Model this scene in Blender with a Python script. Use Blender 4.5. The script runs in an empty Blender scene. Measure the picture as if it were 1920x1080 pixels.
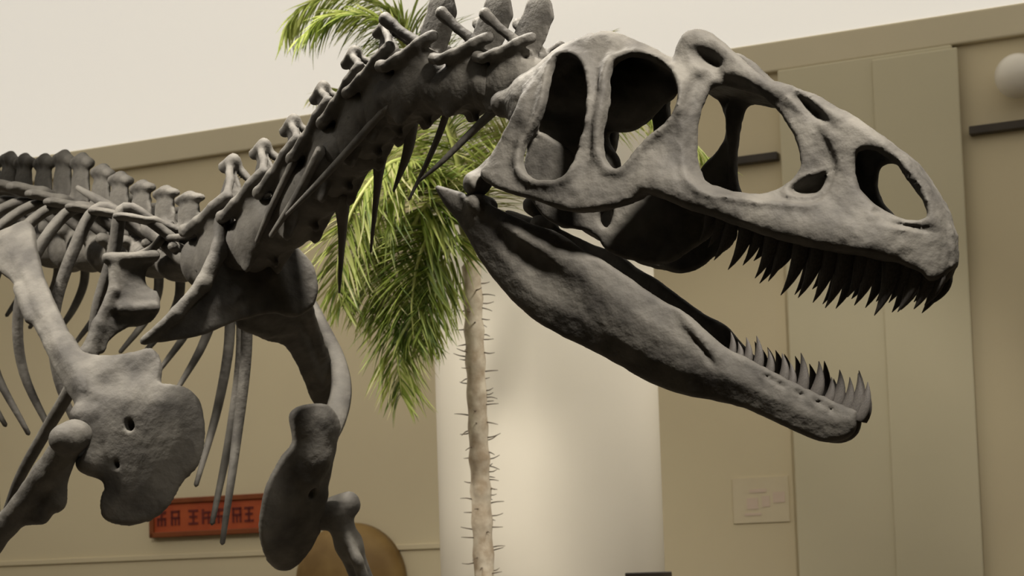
import bpy, math, random
import numpy as np
from mathutils import Matrix, Vector

random.seed(7)
rng = np.random.default_rng(7)
scene = bpy.context.scene
COL = scene.collection

# ------------------------------------------------------------------ camera
F_PX = 3400.0
PY0 = 830.0          # the view is shifted upwards: the optical axis meets the picture here
PITCH, ROLL = math.atan((1090.0 - PY0) / F_PX), math.radians(1.8)
CAM = np.array([0.0, 0.0, 1.6])
R0 = np.array([1.0, 0, 0])
FW = np.array([0, math.cos(PITCH), math.sin(PITCH)])
U0 = np.array([0, -math.sin(PITCH), math.cos(PITCH)])
RT = R0 * math.cos(ROLL) - U0 * math.sin(ROLL)
UP = U0 * math.cos(ROLL) + R0 * math.sin(ROLL)
cam_data = bpy.data.cameras.new('camera')
cam = bpy.data.objects.new('camera', cam_data)
COL.objects.link(cam)
cam_data.sensor_width = 36.0
cam_data.lens = 36.0 * F_PX / 1920.0
cam_data.shift_y = (PY0 - 540.0) / 1920.0
cam_data.clip_end = 100
cam_data.dof.use_dof = True
cam_data.dof.focus_distance = 3.75
cam_data.dof.aperture_fstop = 9.0
cam.matrix_world = Matrix(((RT[0], UP[0], -FW[0], CAM[0]), (RT[1], UP[1], -FW[1], CAM[1]),
                           (RT[2], UP[2], -FW[2], CAM[2]), (0, 0, 0, 1)))
scene.camera = cam

# ------------------------------------------------------------------ world, exposure
scene.view_settings.view_transform = 'Standard'
scene.view_settings.look = 'None'
scene.view_settings.gamma = 1.0
scene.view_settings.use_curve_mapping = False
scene.view_settings.exposure = 0.0
world = bpy.data.worlds.new('world')
scene.world = world
world.use_nodes = True
world.node_tree.nodes['Background'].inputs[0].default_value = (1.0, 0.95, 0.86, 1)
world.node_tree.nodes['Background'].inputs[1].default_value = 0.3
CEILING_GLOW = 0.62

def aim_light(name, kind, loc, target, energy, size, color=(1, .93, .82), angle=60, blend=.6):
    ld = bpy.data.lights.new(name, kind)
    ld.energy = energy
    ld.color = color
    if kind == 'SPOT':
        ld.shadow_soft_size = size
        ld.spot_size = math.radians(angle)
        ld.spot_blend = blend
    else:
        ld.shape = 'DISK'
        ld.size = size
    o = bpy.data.objects.new(name, ld)
    COL.objects.link(o)
    o.location = loc
    o.rotation_euler = (Vector(target) - Vector(loc)).to_track_quat('-Z', 'Y').to_euler()
    return o

LAMPS = [  # unseen ceiling lamps, added for brightness: (position, target, watts, cone, what they light)
    ((-2.10, 3.95, 3.85), (-1.32, 4.7, 2.1), 400, 76, 'aimed at the shoulder blades'),
    ((0.76, 2.22, 3.85), (0.52, 3.25, 2.25), 630, 62, 'aimed at the skull'),
    ((-0.45, 4.00, 3.92), (-0.40, 4.05, 2.6), 430, 96, 'hanging right above the neck bones'),
    ((1.45, 4.70, 3.85), (0.15, 7.3, 1.1), 130, 60, 'aimed at the white column from the skull side'),
    ((-1.00, 5.10, 3.85), (0.10, 7.3, 1.0), 190, 66, 'aimed at the palm and the white column'),
    ((-2.30, 6.90, 3.85), (-1.5, 10.0, 1.0), 72, 90, 'washing the tan wall behind the red sign'),
    ((1.60, 6.60, 3.85), (1.0, 9.2, .9), 54, 74, 'washing the tan wall by the paper notice'),
]

def pix(px, py, d):
    return CAM + d * (FW + (px - 960.0) / F_PX * RT + (PY0 - py) / F_PX * UP)

def ray(px, py):
    return FW + (px - 960.0) / F_PX * RT + (PY0 - py) / F_PX * UP

# ------------------------------------------------------------------ materials
def mat(name, c1, c2=None, scale=6.0, rough=.6, bump=0.0, bscale=40.0, spec=.3, detail=6.0, emit=None, mid=(.35, .65), coat=0):
    m = bpy.data.materials.new(name)
    m.use_nodes = True
    nt = m.node_tree
    b = nt.nodes['Principled BSDF']
    b.inputs['Roughness'].default_value = rough
    b.inputs['Specular IOR Level'].default_value = spec
    b.inputs['Base Color'].default_value = (*c1, 1)
    tc = nt.nodes.new('ShaderNodeTexCoord')
    if c2 is not None:
        n = nt.nodes.new('ShaderNodeTexNoise')
        n.inputs['Scale'].default_value = scale
        n.inputs['Detail'].default_value = detail
        r = nt.nodes.new('ShaderNodeValToRGB')
        r.color_ramp.elements[0].position = mid[0]
        r.color_ramp.elements[1].position = mid[1]
        r.color_ramp.elements[0].color = (*c1, 1)
        r.color_ramp.elements[1].color = (*c2, 1)
        nt.links.new(tc.outputs['Object'], n.inputs['Vector'])
        nt.links.new(n.outputs['Fac'], r.inputs['Fac'])
        nt.links.new(r.outputs['Color'], b.inputs['Base Color'])
    if bump:
        n2 = nt.nodes.new('ShaderNodeTexNoise')
        n2.inputs['Scale'].default_value = bscale
        n2.inputs['Detail'].default_value = 8
        bp = nt.nodes.new('ShaderNodeBump')
        bp.inputs['Strength'].default_value = bump
        bp.inputs['Distance'].default_value = .01
        nt.links.new(tc.outputs['Object'], n2.inputs['Vector'])
        nt.links.new(n2.outputs['Fac'], bp.inputs['Height'])
        nt.links.new(bp.outputs['Normal'], b.inputs['Normal'])
    if emit:
        b.inputs['Emission Color'].default_value = (*emit[0], 1)
        b.inputs['Emission Strength'].default_value = emit[1]
    return m

M_BONE = mat('bone_cast', (.045, .0415, .037), (.10, .093, .081), 11, .72, .3, 55, .2)
M_TOOTH = mat('tooth_cast', (.042, .038, .035), (.07, .063, .056), 20, .65, .1, 60, .25)
M_WALL = mat('wall_paint', (.575, .50, .345), (.61, .535, .365), 1.2, .8, .03, 60, .2)
M_FASCIA = mat('fascia_paint', (.57, .51, .37), (.60, .535, .39), 1.5, .8, .03, 60, .2)
M_PILASTER = mat('pilaster_paint', (.53, .485, .345), (.56, .51, .365), 1.5, .8, .03, 60, .2)
M_CEIL = mat('ceiling_panel', (.8, .78, .72), None, rough=.9, spec=.1, emit=((1, .945, .85), CEILING_GLOW))
M_HALLCEIL = mat('hall_ceiling_paint', (.30, .26, .20), (.33, .285, .22), 1.5, .8)
M_FLOOR = mat('floor_stone', (.10, .085, .065), (.13, .11, .085), 2, .45, .05, 30)
M_COLUMN = mat('column_paint', (.82, .77, .66), (.85, .80, .69), 1.5, .7, .02, 50, .2)
M_METAL = mat('dark_rail', (.03, .024, .018), (.045, .035, .025), 8, .4)
M_LAMP = mat('lamp_black', (.03, .03, .03), (.04, .04, .04), 8, .4)
M_LENS = mat('lamp_lens', (.9, .9, .85), None, emit=((1, .93, .82), 4.0))
M_SIGN = mat('sign_red', (.32, .055, .02), (.40, .085, .025), 5, .5)
M_SIGNFRAME = mat('sign_frame', (.16, .04, .012), (.2, .055, .015), 8, .5)
M_SIGNINK = mat('sign_ink', (.10, .015, .012), (.13, .02, .015), 12, .6)
M_PAPER = mat('notice_paper', (.59, .515, .365), (.615, .54, .385), 7, .8)
M_PAPERINK = mat('notice_ink', (.58, .47, .37), (.62, .50, .41), 9, .8)
M_WOOD = mat('brown_wood', (.17, .10, .03), (.25, .16, .055), 5, .55, .1, 25)
M_GLOBE = mat('globe_glass', (.66, .62, .54), (.7, .66, .58), 3, .25, spec=.5)
M_PLINTH = mat('plinth', (.25, .22, .18), (.3, .26, .21), 3, .6)
M_TRUNK = mat('palm_trunk', (.48, .38, .27), (.78, .70, .56), 22, .8, .4, 30)
M_SPINE = mat('palm_spine', (.12, .09, .06), (.18, .14, .1), 14, .8)
M_POT = mat('pot_clay', (.22, .12, .07), (.27, .15, .09), 6, .7, .1, 20)
M_SOIL = mat('soil', (.05, .035, .025), (.08, .06, .04), 30, .95, .5, 60)
M_RACHIS = mat('palm_rachis', (.26, .30, .08), (.36, .36, .13), 8, .5)
LEAFS = []
for i, (a, b) in enumerate([((.22, .30, .05), (.37, .44, .11)), ((.34, .40, .10), (.52, .56, .20)),
                            ((.52, .50, .24), (.68, .64, .38)), ((.11, .17, .04), (.20, .27, .07))]):
    lm_ = mat('palm_leaflet_%d' % i, a, b, 9, .45, 0, spec=.4)
    nt = lm_.node_tree      # thin leaves let light through
    tr = nt.nodes.new('ShaderNodeBsdfTranslucent')
    mx_ = nt.nodes.new('ShaderNodeMixShader')
    mx_.inputs[0].default_value = .6
    ramp = [n for n in nt.nodes if n.type == 'VALTORGB'][0]
    nt.links.new(ramp.outputs['Color'], tr.inputs['Color'])
    nt.links.new(nt.nodes['Principled BSDF'].outputs[0], mx_.inputs[1])
    nt.links.new(tr.outputs[0], mx_.inputs[2])
    nt.links.new(mx_.outputs[0], nt.nodes['Material Output'].inputs['Surface'])
    LEAFS.append(lm_)

# ------------------------------------------------------------------ object helpers
W = {}

def link(name, mesh, material=None, parent=None, world=None):
    o = bpy.data.objects.new(name, mesh)
    COL.objects.link(o)
    if world is None:
        world = Matrix.Identity(4)
    if material is not None and mesh is not None and len(mesh.materials) == 0:
        mesh.materials.append(material)
    if parent is not None:
        o.parent = parent
        o.matrix_parent_inverse = W[parent].inverted()
    o.matrix_basis = world
    W[o] = world
    return o

def thing(name, loc, label, cat, group=None):
    o = link(name, None, world=Matrix.Translation(Vector(loc)))
    return tag(o, label, cat, group)

def tag(o, label, cat, group=None):
    o['label'] = label
    o['category'] = cat
    if group:
        o['group'] = group
    return o

def structure(o):
    o['kind'] = 'structure'
    return o

def mesh_np(name, V, Q, smooth=True):
    me = bpy.data.meshes.new(name)
    V = np.asarray(V, dtype=np.float32)
    Q = np.asarray(Q, dtype=np.int32)
    n = Q.shape[1]
    me.vertices.add(len(V))
    me.vertices.foreach_set('co', V.ravel())
    me.loops.add(Q.size)
    me.loops.foreach_set('vertex_index', Q.ravel())
    me.polygons.add(len(Q))
    me.polygons.foreach_set('loop_start', np.arange(0, Q.size, n, dtype=np.int32))
    me.update(calc_edges=True)
    me.validate()
    if smooth:
        me.polygons.foreach_set('use_smooth', np.ones(len(me.polygons), dtype=bool))
    return me

def mesh_py(name, V, Fs, smooth=False):
    me = bpy.data.meshes.new(name)
    me.from_pydata([tuple(map(float, v)) for v in V], [], Fs)
    me.update()
    if smooth:
        me.polygons.foreach_set('use_smooth', np.ones(len(me.polygons), dtype=bool))
    return me

def box_mesh(name, x0, x1, y0, y1, z0, z1, bevel=0.0):
    import bmesh
    bm = bmesh.new()
    bmesh.ops.create_cube(bm, size=1)
    for v in bm.verts:
        v.co = Vector(((x0 + x1) / 2 + v.co.x * (x1 - x0), (y0 + y1) / 2 + v.co.y * (y1 - y0), (z0 + z1) / 2 + v.co.z * (z1 - z0)))
    if bevel:
        bmesh.ops.bevel(bm, geom=bm.edges[:], offset=bevel, segments=2, profile=.5, affect='EDGES')
    me = bpy.data.meshes.new(name)
    bm.to_mesh(me)
    bm.free()
    return me

def lathe_mesh(name, prof, n=40, smooth=True):
    V, Fs = [], []
    for r, z in prof:
        for i in range(n):
            a = 2 * math.pi * i / n
            V.append((r * math.cos(a), r * math.sin(a), z))
    for j in range(len(prof) - 1):
        for i in range(n):
            k = (i + 1) % n
            Fs.append((j * n + i, j * n + k, (j + 1) * n + k, (j + 1) * n + i))
    Fs.append(tuple(range(n))[::-1])
    Fs.append(tuple((len(prof) - 1) * n + i for i in range(n)))
    return mesh_py(name, V, Fs, smooth)

def basis(o, x, y, z):
    return Matrix(((x[0], y[0], z[0], o[0]), (x[1], y[1], z[1], o[1]), (x[2], y[2], z[2], o[2]), (0, 0, 0, 1)))

def nrm(v):
    v = np.asarray(v, float)
    return v / np.linalg.norm(v)

def crom(P, n=8, closed=False):
    P = np.asarray(P, float)
    m = len(P)
    out = []
    rngi = range(m if closed else m - 1)
    for i in rngi:
        if closed:
            p0, p1, p2, p3 = P[i - 1], P[i], P[(i + 1) % m], P[(i + 2) % m]
        else:
            p1, p2 = P[i], P[i + 1]
            p0 = P[i - 1] if i > 0 else 2 * p1 - p2
            p3 = P[i + 2] if i + 2 < m else 2 * p2 - p1
        for j in range(n):
            t = j / n
            out.append(.5 * (2 * p1 + (p2 - p0) * t + (2 * p0 - 5 * p1 + 4 * p2 - p3) * t * t + (3 * p1 - p0 - 3 * p2 + p3) * t ** 3))
    if not closed:
        out.append(P[-1])
    return np.array(out)

def sweep(name, pts, rw, rt=None, wdir=(0, 0, 1), sides=10, n=6):
    """tube along a smoothed path: rw half width along wdir, rt half thickness; both per control point"""
    pts = np.asarray(pts, float)
    m = len(pts)
    rw = np.full(m, rw, float) if np.isscalar(rw) else np.asarray(rw, float)
    rt = rw if rt is None else (np.full(m, rt, float) if np.isscalar(rt) else np.asarray(rt, float))
    P = crom(np.hstack([pts, rw[:, None], rt[:, None]]), n)
    C, a, b = P[:, :3], np.maximum(P[:, 3], .001), np.maximum(P[:, 4], .001)
    T = np.gradient(C, axis=0)
    T /= np.linalg.norm(T, axis=1)[:, None]
    wd = np.asarray(wdir, float)
    V, Fs = [], []
    # rounded ends
    rows = [(C[0] - T[0] * b[0] * .8, .35, 0)] + [(C[i], 1.0, i) for i in range(len(C))] + [(C[-1] + T[-1] * b[-1] * .8, .35, len(C) - 1)]
    for c, s, i in rows:
        w = nrm(wd - T[i] * np.dot(wd, T[i]))
        q = np.cross(T[i], w)
        for k in range(sides):
            an = 2 * math.pi * k / sides
            V.append(c + w * math.cos(an) * a[i] * s + q * math.sin(an) * b[i] * s)
    for j in range(len(rows) - 1):
        for k in range(sides):
            l = (k + 1) % sides
            Fs.append((j * sides + k, j * sides + l, (j + 1) * sides + l, (j + 1) * sides + k))
    Fs.append(tuple(range(sides))[::-1])
    Fs.append(tuple((len(rows) - 1) * sides + k for k in range(sides)))
    o = pts[0]
    return mesh_py(name, np.array(V) - o, Fs, True), Matrix.Translation(Vector(o))

# ------------------------------------------------------------------ signed distance modelling
def smin(a, b, k):
    h = np.clip(.5 + .5 * (b - a) / k, 0, 1)
    return b * (1 - h) + a * h - k * h * (1 - h)

class Grid:
    def __init__(s, lo, hi, vox):
        s.lo, s.vox = np.array(lo, float), vox
        s.n = np.ceil((np.array(hi) - s.lo) / vox).astype(int) + 1
        s.ax = [s.lo[i] + vox * np.arange(s.n[i]) for i in range(3)]
        s.v = np.full(tuple(s.n), .2, np.float32)

    def full(s):
        return s.ax[0][:, None, None], s.ax[1][None, :, None], s.ax[2][None, None, :]

    def _sub(s, lo, hi):
        a = np.clip(np.floor((np.array(lo) - s.lo) / s.vox).astype(int), 0, s.n)
        b = np.clip(np.ceil((np.array(hi) - s.lo) / s.vox).astype(int) + 1, 0, s.n)
        return tuple(slice(a[i], b[i]) for i in range(3))

    def merge(s, d, k=.01, sl=None):
        sl = sl or (slice(None),) * 3
        s.v[sl] = smin(s.v[sl], d.astype(np.float32), k)

    def cut(s, d, k=.006, sl=None):
        sl = sl or (slice(None),) * 3
        s.v[sl] = -smin(-s.v[sl], d.astype(np.float32), k)

    def capsule(s, a, b, ra, rb=None, k=.01, flat=None, cut=False):
        """rounded cone; flat = (direction, factor) squeezes the section along a direction"""
        rb = ra if rb is None else rb
        a, b = np.array(a, float), np.array(b, float)
        m = max(ra, rb) + .03
        sl = s._sub(np.minimum(a, b) - m, np.maximum(a, b) + m)
        X, Y, Z = s.ax[0][sl[0]][:, None, None], s.ax[1][sl[1]][None, :, None], s.ax[2][sl[2]][None, None, :]
        if X.size * Y.size * Z.size == 0:
            return
        ab = b - a
        L2 = max(np.dot(ab, ab), 1e-12)
        px, py, pz = X - a[0], Y - a[1], Z - a[2]
        t = np.clip((px * ab[0] + py * ab[1] + pz * ab[2]) / L2, 0, 1)
        qx, qy, qz = px - t * ab[0], py - t * ab[1], pz - t * ab[2]
        r = ra + (rb - ra) * t
        if flat is not None:
            f = nrm(flat[0])
            c = qx * f[0] + qy * f[1] + qz * f[2]
            g = 1 / flat[1] - 1
            qx, qy, qz = qx + f[0] * c * g, qy + f[1] * c * g, qz + f[2] * c * g
            d = (np.sqrt(qx * qx + qy * qy + qz * qz) - r) * (flat[1] ** .5)
        else:
            d = np.sqrt(qx * qx + qy * qy + qz * qz) - r
        (s.cut if cut else s.merge)(d, k, sl)

    def chain(s, pts, rad, k=.01, flat=None):
        for i in range(len(pts) - 1):
            s.capsule(pts[i], pts[i + 1], rad[i], rad[i + 1], k, flat)

    def ellipsoid(s, c, r, k=.01, cut=False):
        c, r = np.array(c, float), np.array(r, float)
        sl = s._sub(c - r - .03, c + r + .03)
        X, Y, Z = s.ax[0][sl[0]][:, None, None], s.ax[1][sl[1]][None, :, None], s.ax[2][sl[2]][None, None, :]
        if X.size * Y.size * Z.size == 0:
            return
        q = np.sqrt(((X - c[0]) / r[0]) ** 2 + ((Y - c[1]) / r[1]) ** 2 + ((Z - c[2]) / r[2]) ** 2)
        d = (q - 1) * r.min()
        (s.cut if cut else s.merge)(d, k, sl)

    def rough(s, amp, freq):
        X, Y, Z = s.full()
        for f, a in ((freq, amp), (freq * 2.3, amp * .5)):
            s.v += (a * np.sin(f * X + 1.3 * np.sin(f * .7 * Y)) * np.sin(f * Y + .7 + np.sin(f * .6 * Z)) * np.sin(f * Z + 2.1 + np.sin(f * .8 * X))).astype(np.float32)

    def mesh(s, name):
        v = s.v
        for i in range(3):  # closed at the border
            idx = [slice(None)] * 3
            for e in (0, -1):
                idx[i] = e
                v[tuple(idx)] = np.maximum(v[tuple(idx)], s.vox * .5)
        ins = v < 0
        c = np.zeros(tuple(s.n - 1), np.int8)
        offs = [(i, j, k) for i in (0, 1) for j in (0, 1) for k in (0, 1)]
        for o in offs:
            c += ins[o[0]:s.n[0] - 1 + o[0], o[1]:s.n[1] - 1 + o[1], o[2]:s.n[2] - 1 + o[2]]
        act = np.argwhere((c > 0) & (c < 8))
        vals = {o: v[act[:, 0] + o[0], act[:, 1] + o[1], act[:, 2] + o[2]] for o in offs}
        P = np.zeros((len(act), 3))
        N = np.zeros(len(act))
        for a in offs:
            for ax in range(3):
                if a[ax] == 0:
                    b = list(a)
                    b[ax] = 1
                    va, vb = vals[a], vals[tuple(b)]
                    x = (va < 0) != (vb < 0)
                    t = va[x] / (va[x] - vb[x])
                    p = np.tile(np.array(a, float), (x.sum(), 1))
                    p[:, ax] += t
                    P[x] += p
                    N[x] += 1
        P = (act + P / N[:, None]) * s.vox + s.lo
        ids = np.full(tuple(s.n - 1), -1, np.int32)
        ids[act[:, 0], act[:, 1], act[:, 2]] = np.arange(len(act))
        quads = []
        for ax in range(3):
            b, d = (ax + 1) % 3, (ax + 2) % 3
            s0 = [slice(None)] * 3
            s1 = [slice(None)] * 3
            s0[ax], s1[ax] = slice(0, -1), slice(1, None)
            A, B = ins[tuple(s0)], ins[tuple(s1)]
            e = np.argwhere(A != B)
            e = e[(e[:, b] > 0) & (e[:, d] > 0) & (e[:, b] < s.n[b] - 1) & (e[:, d] < s.n[d] - 1)]
            flip = ~A[e[:, 0], e[:, 1], e[:, 2]]
            eb, ed = np.zeros(3, int), np.zeros(3, int)
            eb[b], ed[d] = 1, 1
            g = lambda q: ids[q[:, 0], q[:, 1], q[:, 2]]
            q = np.stack([g(e - eb - ed), g(e - ed), g(e), g(e - eb)], 1)
            q[flip] = q[flip][:, ::-1]
            quads.append(q)
        Q = np.vstack(quads)
        Q = Q[(Q >= 0).all(1)]
        return mesh_np(name, P, Q)

def poly_sdf(X, Y, poly):
    """signed distance (negative inside) of 2D points to a closed polygon"""
    sh = np.broadcast(X, Y).shape
    x = np.broadcast_to(X, sh).ravel().astype(np.float32)
    y = np.broadcast_to(Y, sh).ravel().astype(np.float32)
    d = np.full(x.shape, 1e9, np.float32)
    ins = np.zeros(x.shape, bool)
    n = len(poly)
    for i in range(n):
        ax, ay = poly[i]
        bx, by = poly[(i + 1) % n]
        ex, ey = bx - ax, by - ay
        wx, wy = x - ax, y - ay
        t = np.clip((wx * ex + wy * ey) / (ex * ex + ey * ey + 1e-12), 0, 1)
        d = np.minimum(d, (wx - t * ex) ** 2 + (wy - t * ey) ** 2)
        c = (ay > y) != (by > y)
        if abs(ey) > 1e-12:
            ins ^= c & (x < ex * (y - ay) / ey + ax)
    d = np.sqrt(d)
    d[ins] *= -1
    return d.reshape(sh)

def sheet(poly, t, th, r):
    a, b = poly + r, np.abs(t) - th + r
    return np.sqrt(np.maximum(a, 0) ** 2 + np.maximum(b, 0) ** 2) + np.minimum(np.maximum(a, b), 0) - r

def sstep(a, b, x):
    t = np.clip((x - a) / (b - a), 0, 1)
    return t * t * (3 - 2 * t)

# ------------------------------------------------------------------ hall
ZC = None
WALL_T = nrm((math.sin(math.radians(65.6)), -math.cos(math.radians(65.6)), 0))   # along the wall, towards the right
WALL_N = np.array([WALL_T[1], -WALL_T[0], 0.0])                                   # out of the wall, towards the hall
if WALL_N[1] > 0:
    WALL_N = -WALL_N
WALL_O = pix(960, 540, 9.6) * np.array([1, 1, 0])

def on_wall(px, py, off=0.0):
    r = ray(px, py)
    o = WALL_O + WALL_N * off
    t = np.dot(o - CAM, WALL_N) / np.dot(r, WALL_N)
    return CAM + t * r

def wall_uv(px, py, off=0.0):
    p = on_wall(px, py, off)
    return float(np.dot(p - WALL_O, WALL_T)), float(p[2])

WALL_M = basis(WALL_O, WALL_T, -WALL_N, (0, 0, 1))   # local x along the wall, y into it, z up
ceil_z = (wall_uv(400, 246)[1] + wall_uv(1500, 73)[1]) / 2
fascia_bottom = (wall_uv(275, 312)[1] + wall_uv(1700, 102)[1]) / 2
XW0, XW1 = -9.0, 7.0
structure(link('wall_back', box_mesh('wall_back', XW0, XW1, 0, .3, 0, ceil_z + .1), M_WALL, None, WALL_M))
structure(link('trim_1', box_mesh('trim_1', XW0, XW1, -.04, 0.0, fascia_bottom, ceil_z, .01), M_FASCIA, None, WALL_M))
u0, u1 = wall_uv(1477, 600, .05)[0], wall_uv(1810, 600, .05)[0]
u2, u3 = wall_uv(1643, 300, .065)[0], wall_uv(1805, 300, .065)[0]
structure(link('trim_3', box_mesh('trim_3', u0, u1, -.05, 0, 0, fascia_bottom, .008), M_PILASTER, None, WALL_M))
structure(link('trim_4', box_mesh('trim_4', u2, u3, -.065, -.05, 0, fascia_bottom - .02, .008), M_PILASTER, None, WALL_M))
zr = wall_uv(250, 1042)[1]
structure(link('trim_2', box_mesh('trim_2', XW0, wall_uv(850, 1000)[0], -.012, 0, zr - .03, zr, .003), M_WALL, None, WALL_M))
structure(link('floor', box_mesh('floor', -11, 11, -6, 16, -.1, 0), M_FLOOR))
structure(link('ceiling', box_mesh('ceiling', -11, 11, 2.7, 16, ceil_z, ceil_z + .1), M_CEIL))        # luminous panels, ended short of the camera to deepen shade on front faces
structure(link('ceiling_hall', box_mesh('ceiling_hall', -11, 11, -6, 2.7, ceil_z, ceil_z + .1), M_HALLCEIL))  # unseen part, kept dark and without glow so less light falls from the front
structure(link('wall_left', box_mesh('wall_left', -9.3, -9.0, -6, 14, 0, ceil_z), M_WALL))
structure(link('wall_right', box_mesh('wall_right', 7.5, 7.8, -6, 14, 0, ceil_z), M_WALL))
structure(link('wall_front', box_mesh('wall_front', -9.3, 7.8, -6.0, -5.7, 0, ceil_z), M_WALL))

# dark rail on the wall, interrupted by the pilaster
for (a, b) in (((1180, 317), (1462, 297)), ((1820, 246), (2200, 205))):
    ua, ub = wall_uv(*a)[0], wall_uv(*b)[0]
    z = (wall_uv(1462, 297)[1] + wall_uv(1822, 246)[1]) / 2
    o = link('picture_rail', box_mesh('picture_rail', ua, ub, -.05, 0, z - .02, z + .02, .004), M_METAL, None, WALL_M)
    tag(o, 'thin dark horizontal rail on the tan wall' + (' seen through the skull opening' if a[0] < 1500 else ' below the round pale globe'), 'rail')

# round white column
cc = pix(1024, 700, 7.6)
col_r = 208 / F_PX * 7.6
col_h = pix(1000, 172, 7.4)[2]
col = link('round_column', lathe_mesh('round_column', [(col_r, 0), (col_r, col_h - .01), (col_r - .01, col_h)], 96), M_COLUMN, None, Matrix.Translation(Vector((cc[0], cc[1], 0))))
tag(col, 'thick round white column behind the open jaws', 'column')

# red sign with unreadable dark characters
ua, zb = wall_uv(288, 1009)
ub, zt = wall_uv(520, 924)
sg = thing('wall_sign', WALL_O + WALL_T * (ua + ub) / 2 + np.array([0, 0, zb]), 'orange-red rectangular wall sign with dark frame and blurred dark characters', 'sign')
link('sign_panel', box_mesh('sign_panel', ua, ub, -.03, 0, zb, zt), M_SIGN, sg, WALL_M)
fw = .03
for nm, bx in (('frame_rail', (ua, ub, zt - fw, zt)), ('frame_rail', (ua, ub, zb, zb + fw)), ('frame_rail', (ua, ua + fw, zb, zt)), ('frame_rail', (ub - fw, ub, zb, zt))):
    link(nm, box_mesh(nm, bx[0], bx[1], -.045, -.002, bx[2], bx[3], .004), M_SIGNFRAME, sg, WALL_M)
zc = (zb + zt) / 2
def glyph(parent, x, z, w, h, strokes, material, off):
    V, Fs = [], []
    for (x0, x1, z0, z1) in strokes:
        n = len(V)
        for yy in (off, off + .006):
            V += [(x + x0 * w, yy, z + z0 * h), (x + x1 * w, yy, z + z0 * h), (x + x1 * w, yy, z + z1 * h), (x + x0 * w, yy, z + z1 * h)]
        Fs += [(n, n + 1, n + 2, n + 3), (n + 7, n + 6, n + 5, n + 4), (n, n + 4, n + 5, n + 1), (n + 1, n + 5, n + 6, n + 2), (n + 2, n + 6, n + 7, n + 3), (n + 3, n + 7, n + 4, n)]
    link('character', mesh_py('character', V, Fs), material, parent, WALL_M)
G = [[(0, 1, .8, 1), (.4, .6, 0, 1), (0, 1, .4, .55), (0, .2, 0, .5), (.8, 1, 0, .5)],
     [(0, .2, 0, 1), (.8, 1, 0, 1), (0, 1, .42, .58), (0, 1, .85, 1), (.42, .58, 0, .5)],
     [(0, 1, 0, .15), (0, 1, .85, 1), (.1, .9, .45, .6), (.4, .6, 0, 1)],
     [(.1, .3, 0, 1), (.3, 1, .7, .85), (.3, 1, .35, .5), (.7, .85, 0, .85)]]
x = ua + .05
for i, (w, g) in enumerate(((.06, .035), (.06, .06), (.065, .02), (.065, .02), (.065, .06), (.06, .02), (.06, .02))):
    if x + w < ub - .04:
        glyph(sg, x, zc - .045, w, .085, G[i % 4], M_SIGNINK, -.034)
    x += w + g

# faint notice
ua, zb = wall_uv(1377, 982)
ub, zt = wall_uv(1478, 892)
nt_ = thing('paper_notice', WALL_O + WALL_T * (ua + ub) / 2 + np.array([0, 0, zb]), 'faint pale paper notice stuck on the tan wall beside the pilaster', 'notice')
link('sheet', box_mesh('sheet', ua, ub, -.006, 0, zb, zt), M_PAPER, nt_, WALL_M)
for (a, b, c, d) in ((.25, .45, .3, .55), (.52, .66, .34, .58), (.72, .93, .42, .66), (.3, .6, .66, .74), (.2, .5, .16, .22)):
    link('print', box_mesh('print', ua + (ub - ua) * a, ua + (ub - ua) * b, -.008, -.0061, zb + (zt - zb) * c, zb + (zt - zb) * d), M_PAPERINK, nt_, WALL_M)

# pale globe on the wall
g0 = on_wall(1908, 142, .13)
gl = thing('wall_globe_lamp', on_wall(1908, 142), 'pale round globe lamp on the tan wall above the dark rail', 'lamp')
gr = 42 / F_PX * np.dot(g0 - CAM, FW)
link('globe', lathe_mesh('globe', [(gr * math.sin(a) + .0005, -gr * math.cos(a)) for a in np.linspace(0, math.pi, 18)], 32), M_GLOBE, gl, Matrix.Translation(Vector(g0)))
pm = basis(on_wall(1908, 142), WALL_T, (0, 0, 1), WALL_N)
link('back_plate', lathe_mesh('back_plate', [(.075, 0), (.075, .02), (.03, .03), (.03, .06)], 24), M_FASCIA, gl, pm)

# brown domed plaque low on the wall
pc = on_wall(664, 1092, .012)
pr = 112 / F_PX * np.dot(pc - CAM, FW)
pm = basis(pc, WALL_T, (0, 0, 1), WALL_N)
pl = link('domed_plaque', lathe_mesh('domed_plaque', [(pr, 0), (pr, .05)] + [(pr * math.cos(a) + .001, .05 + .16 * math.sin(a)) for a in np.linspace(.05, math.pi / 2, 10)], 48), M_WOOD, None, pm)
tag(pl, 'brown domed round plaque low on the tan wall behind the dark upper arm bone', 'plaque')

# dark information board at the foot of the column
b0, b1 = pix(1172, 1074, 6.7), pix(1259, 1071, 6.7)
ib = thing('information_board', ((b0[0] + b1[0]) / 2, b0[1], 0), 'dark information board in front of the white column, only its top edge showing', 'board')
link('panel', box_mesh('panel', b0[0], b1[0] , b0[1] - .015, b0[1] + .015, b0[2] - .5, b0[2], .004), M_METAL, ib)
for xx in (b0[0] + .03, b1[0] - .03):
    link('leg', box_mesh('leg', xx - .012, xx + .012, b0[1] + .015, b0[1] + .04, 0, b0[2] - .05), M_METAL, ib)

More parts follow.
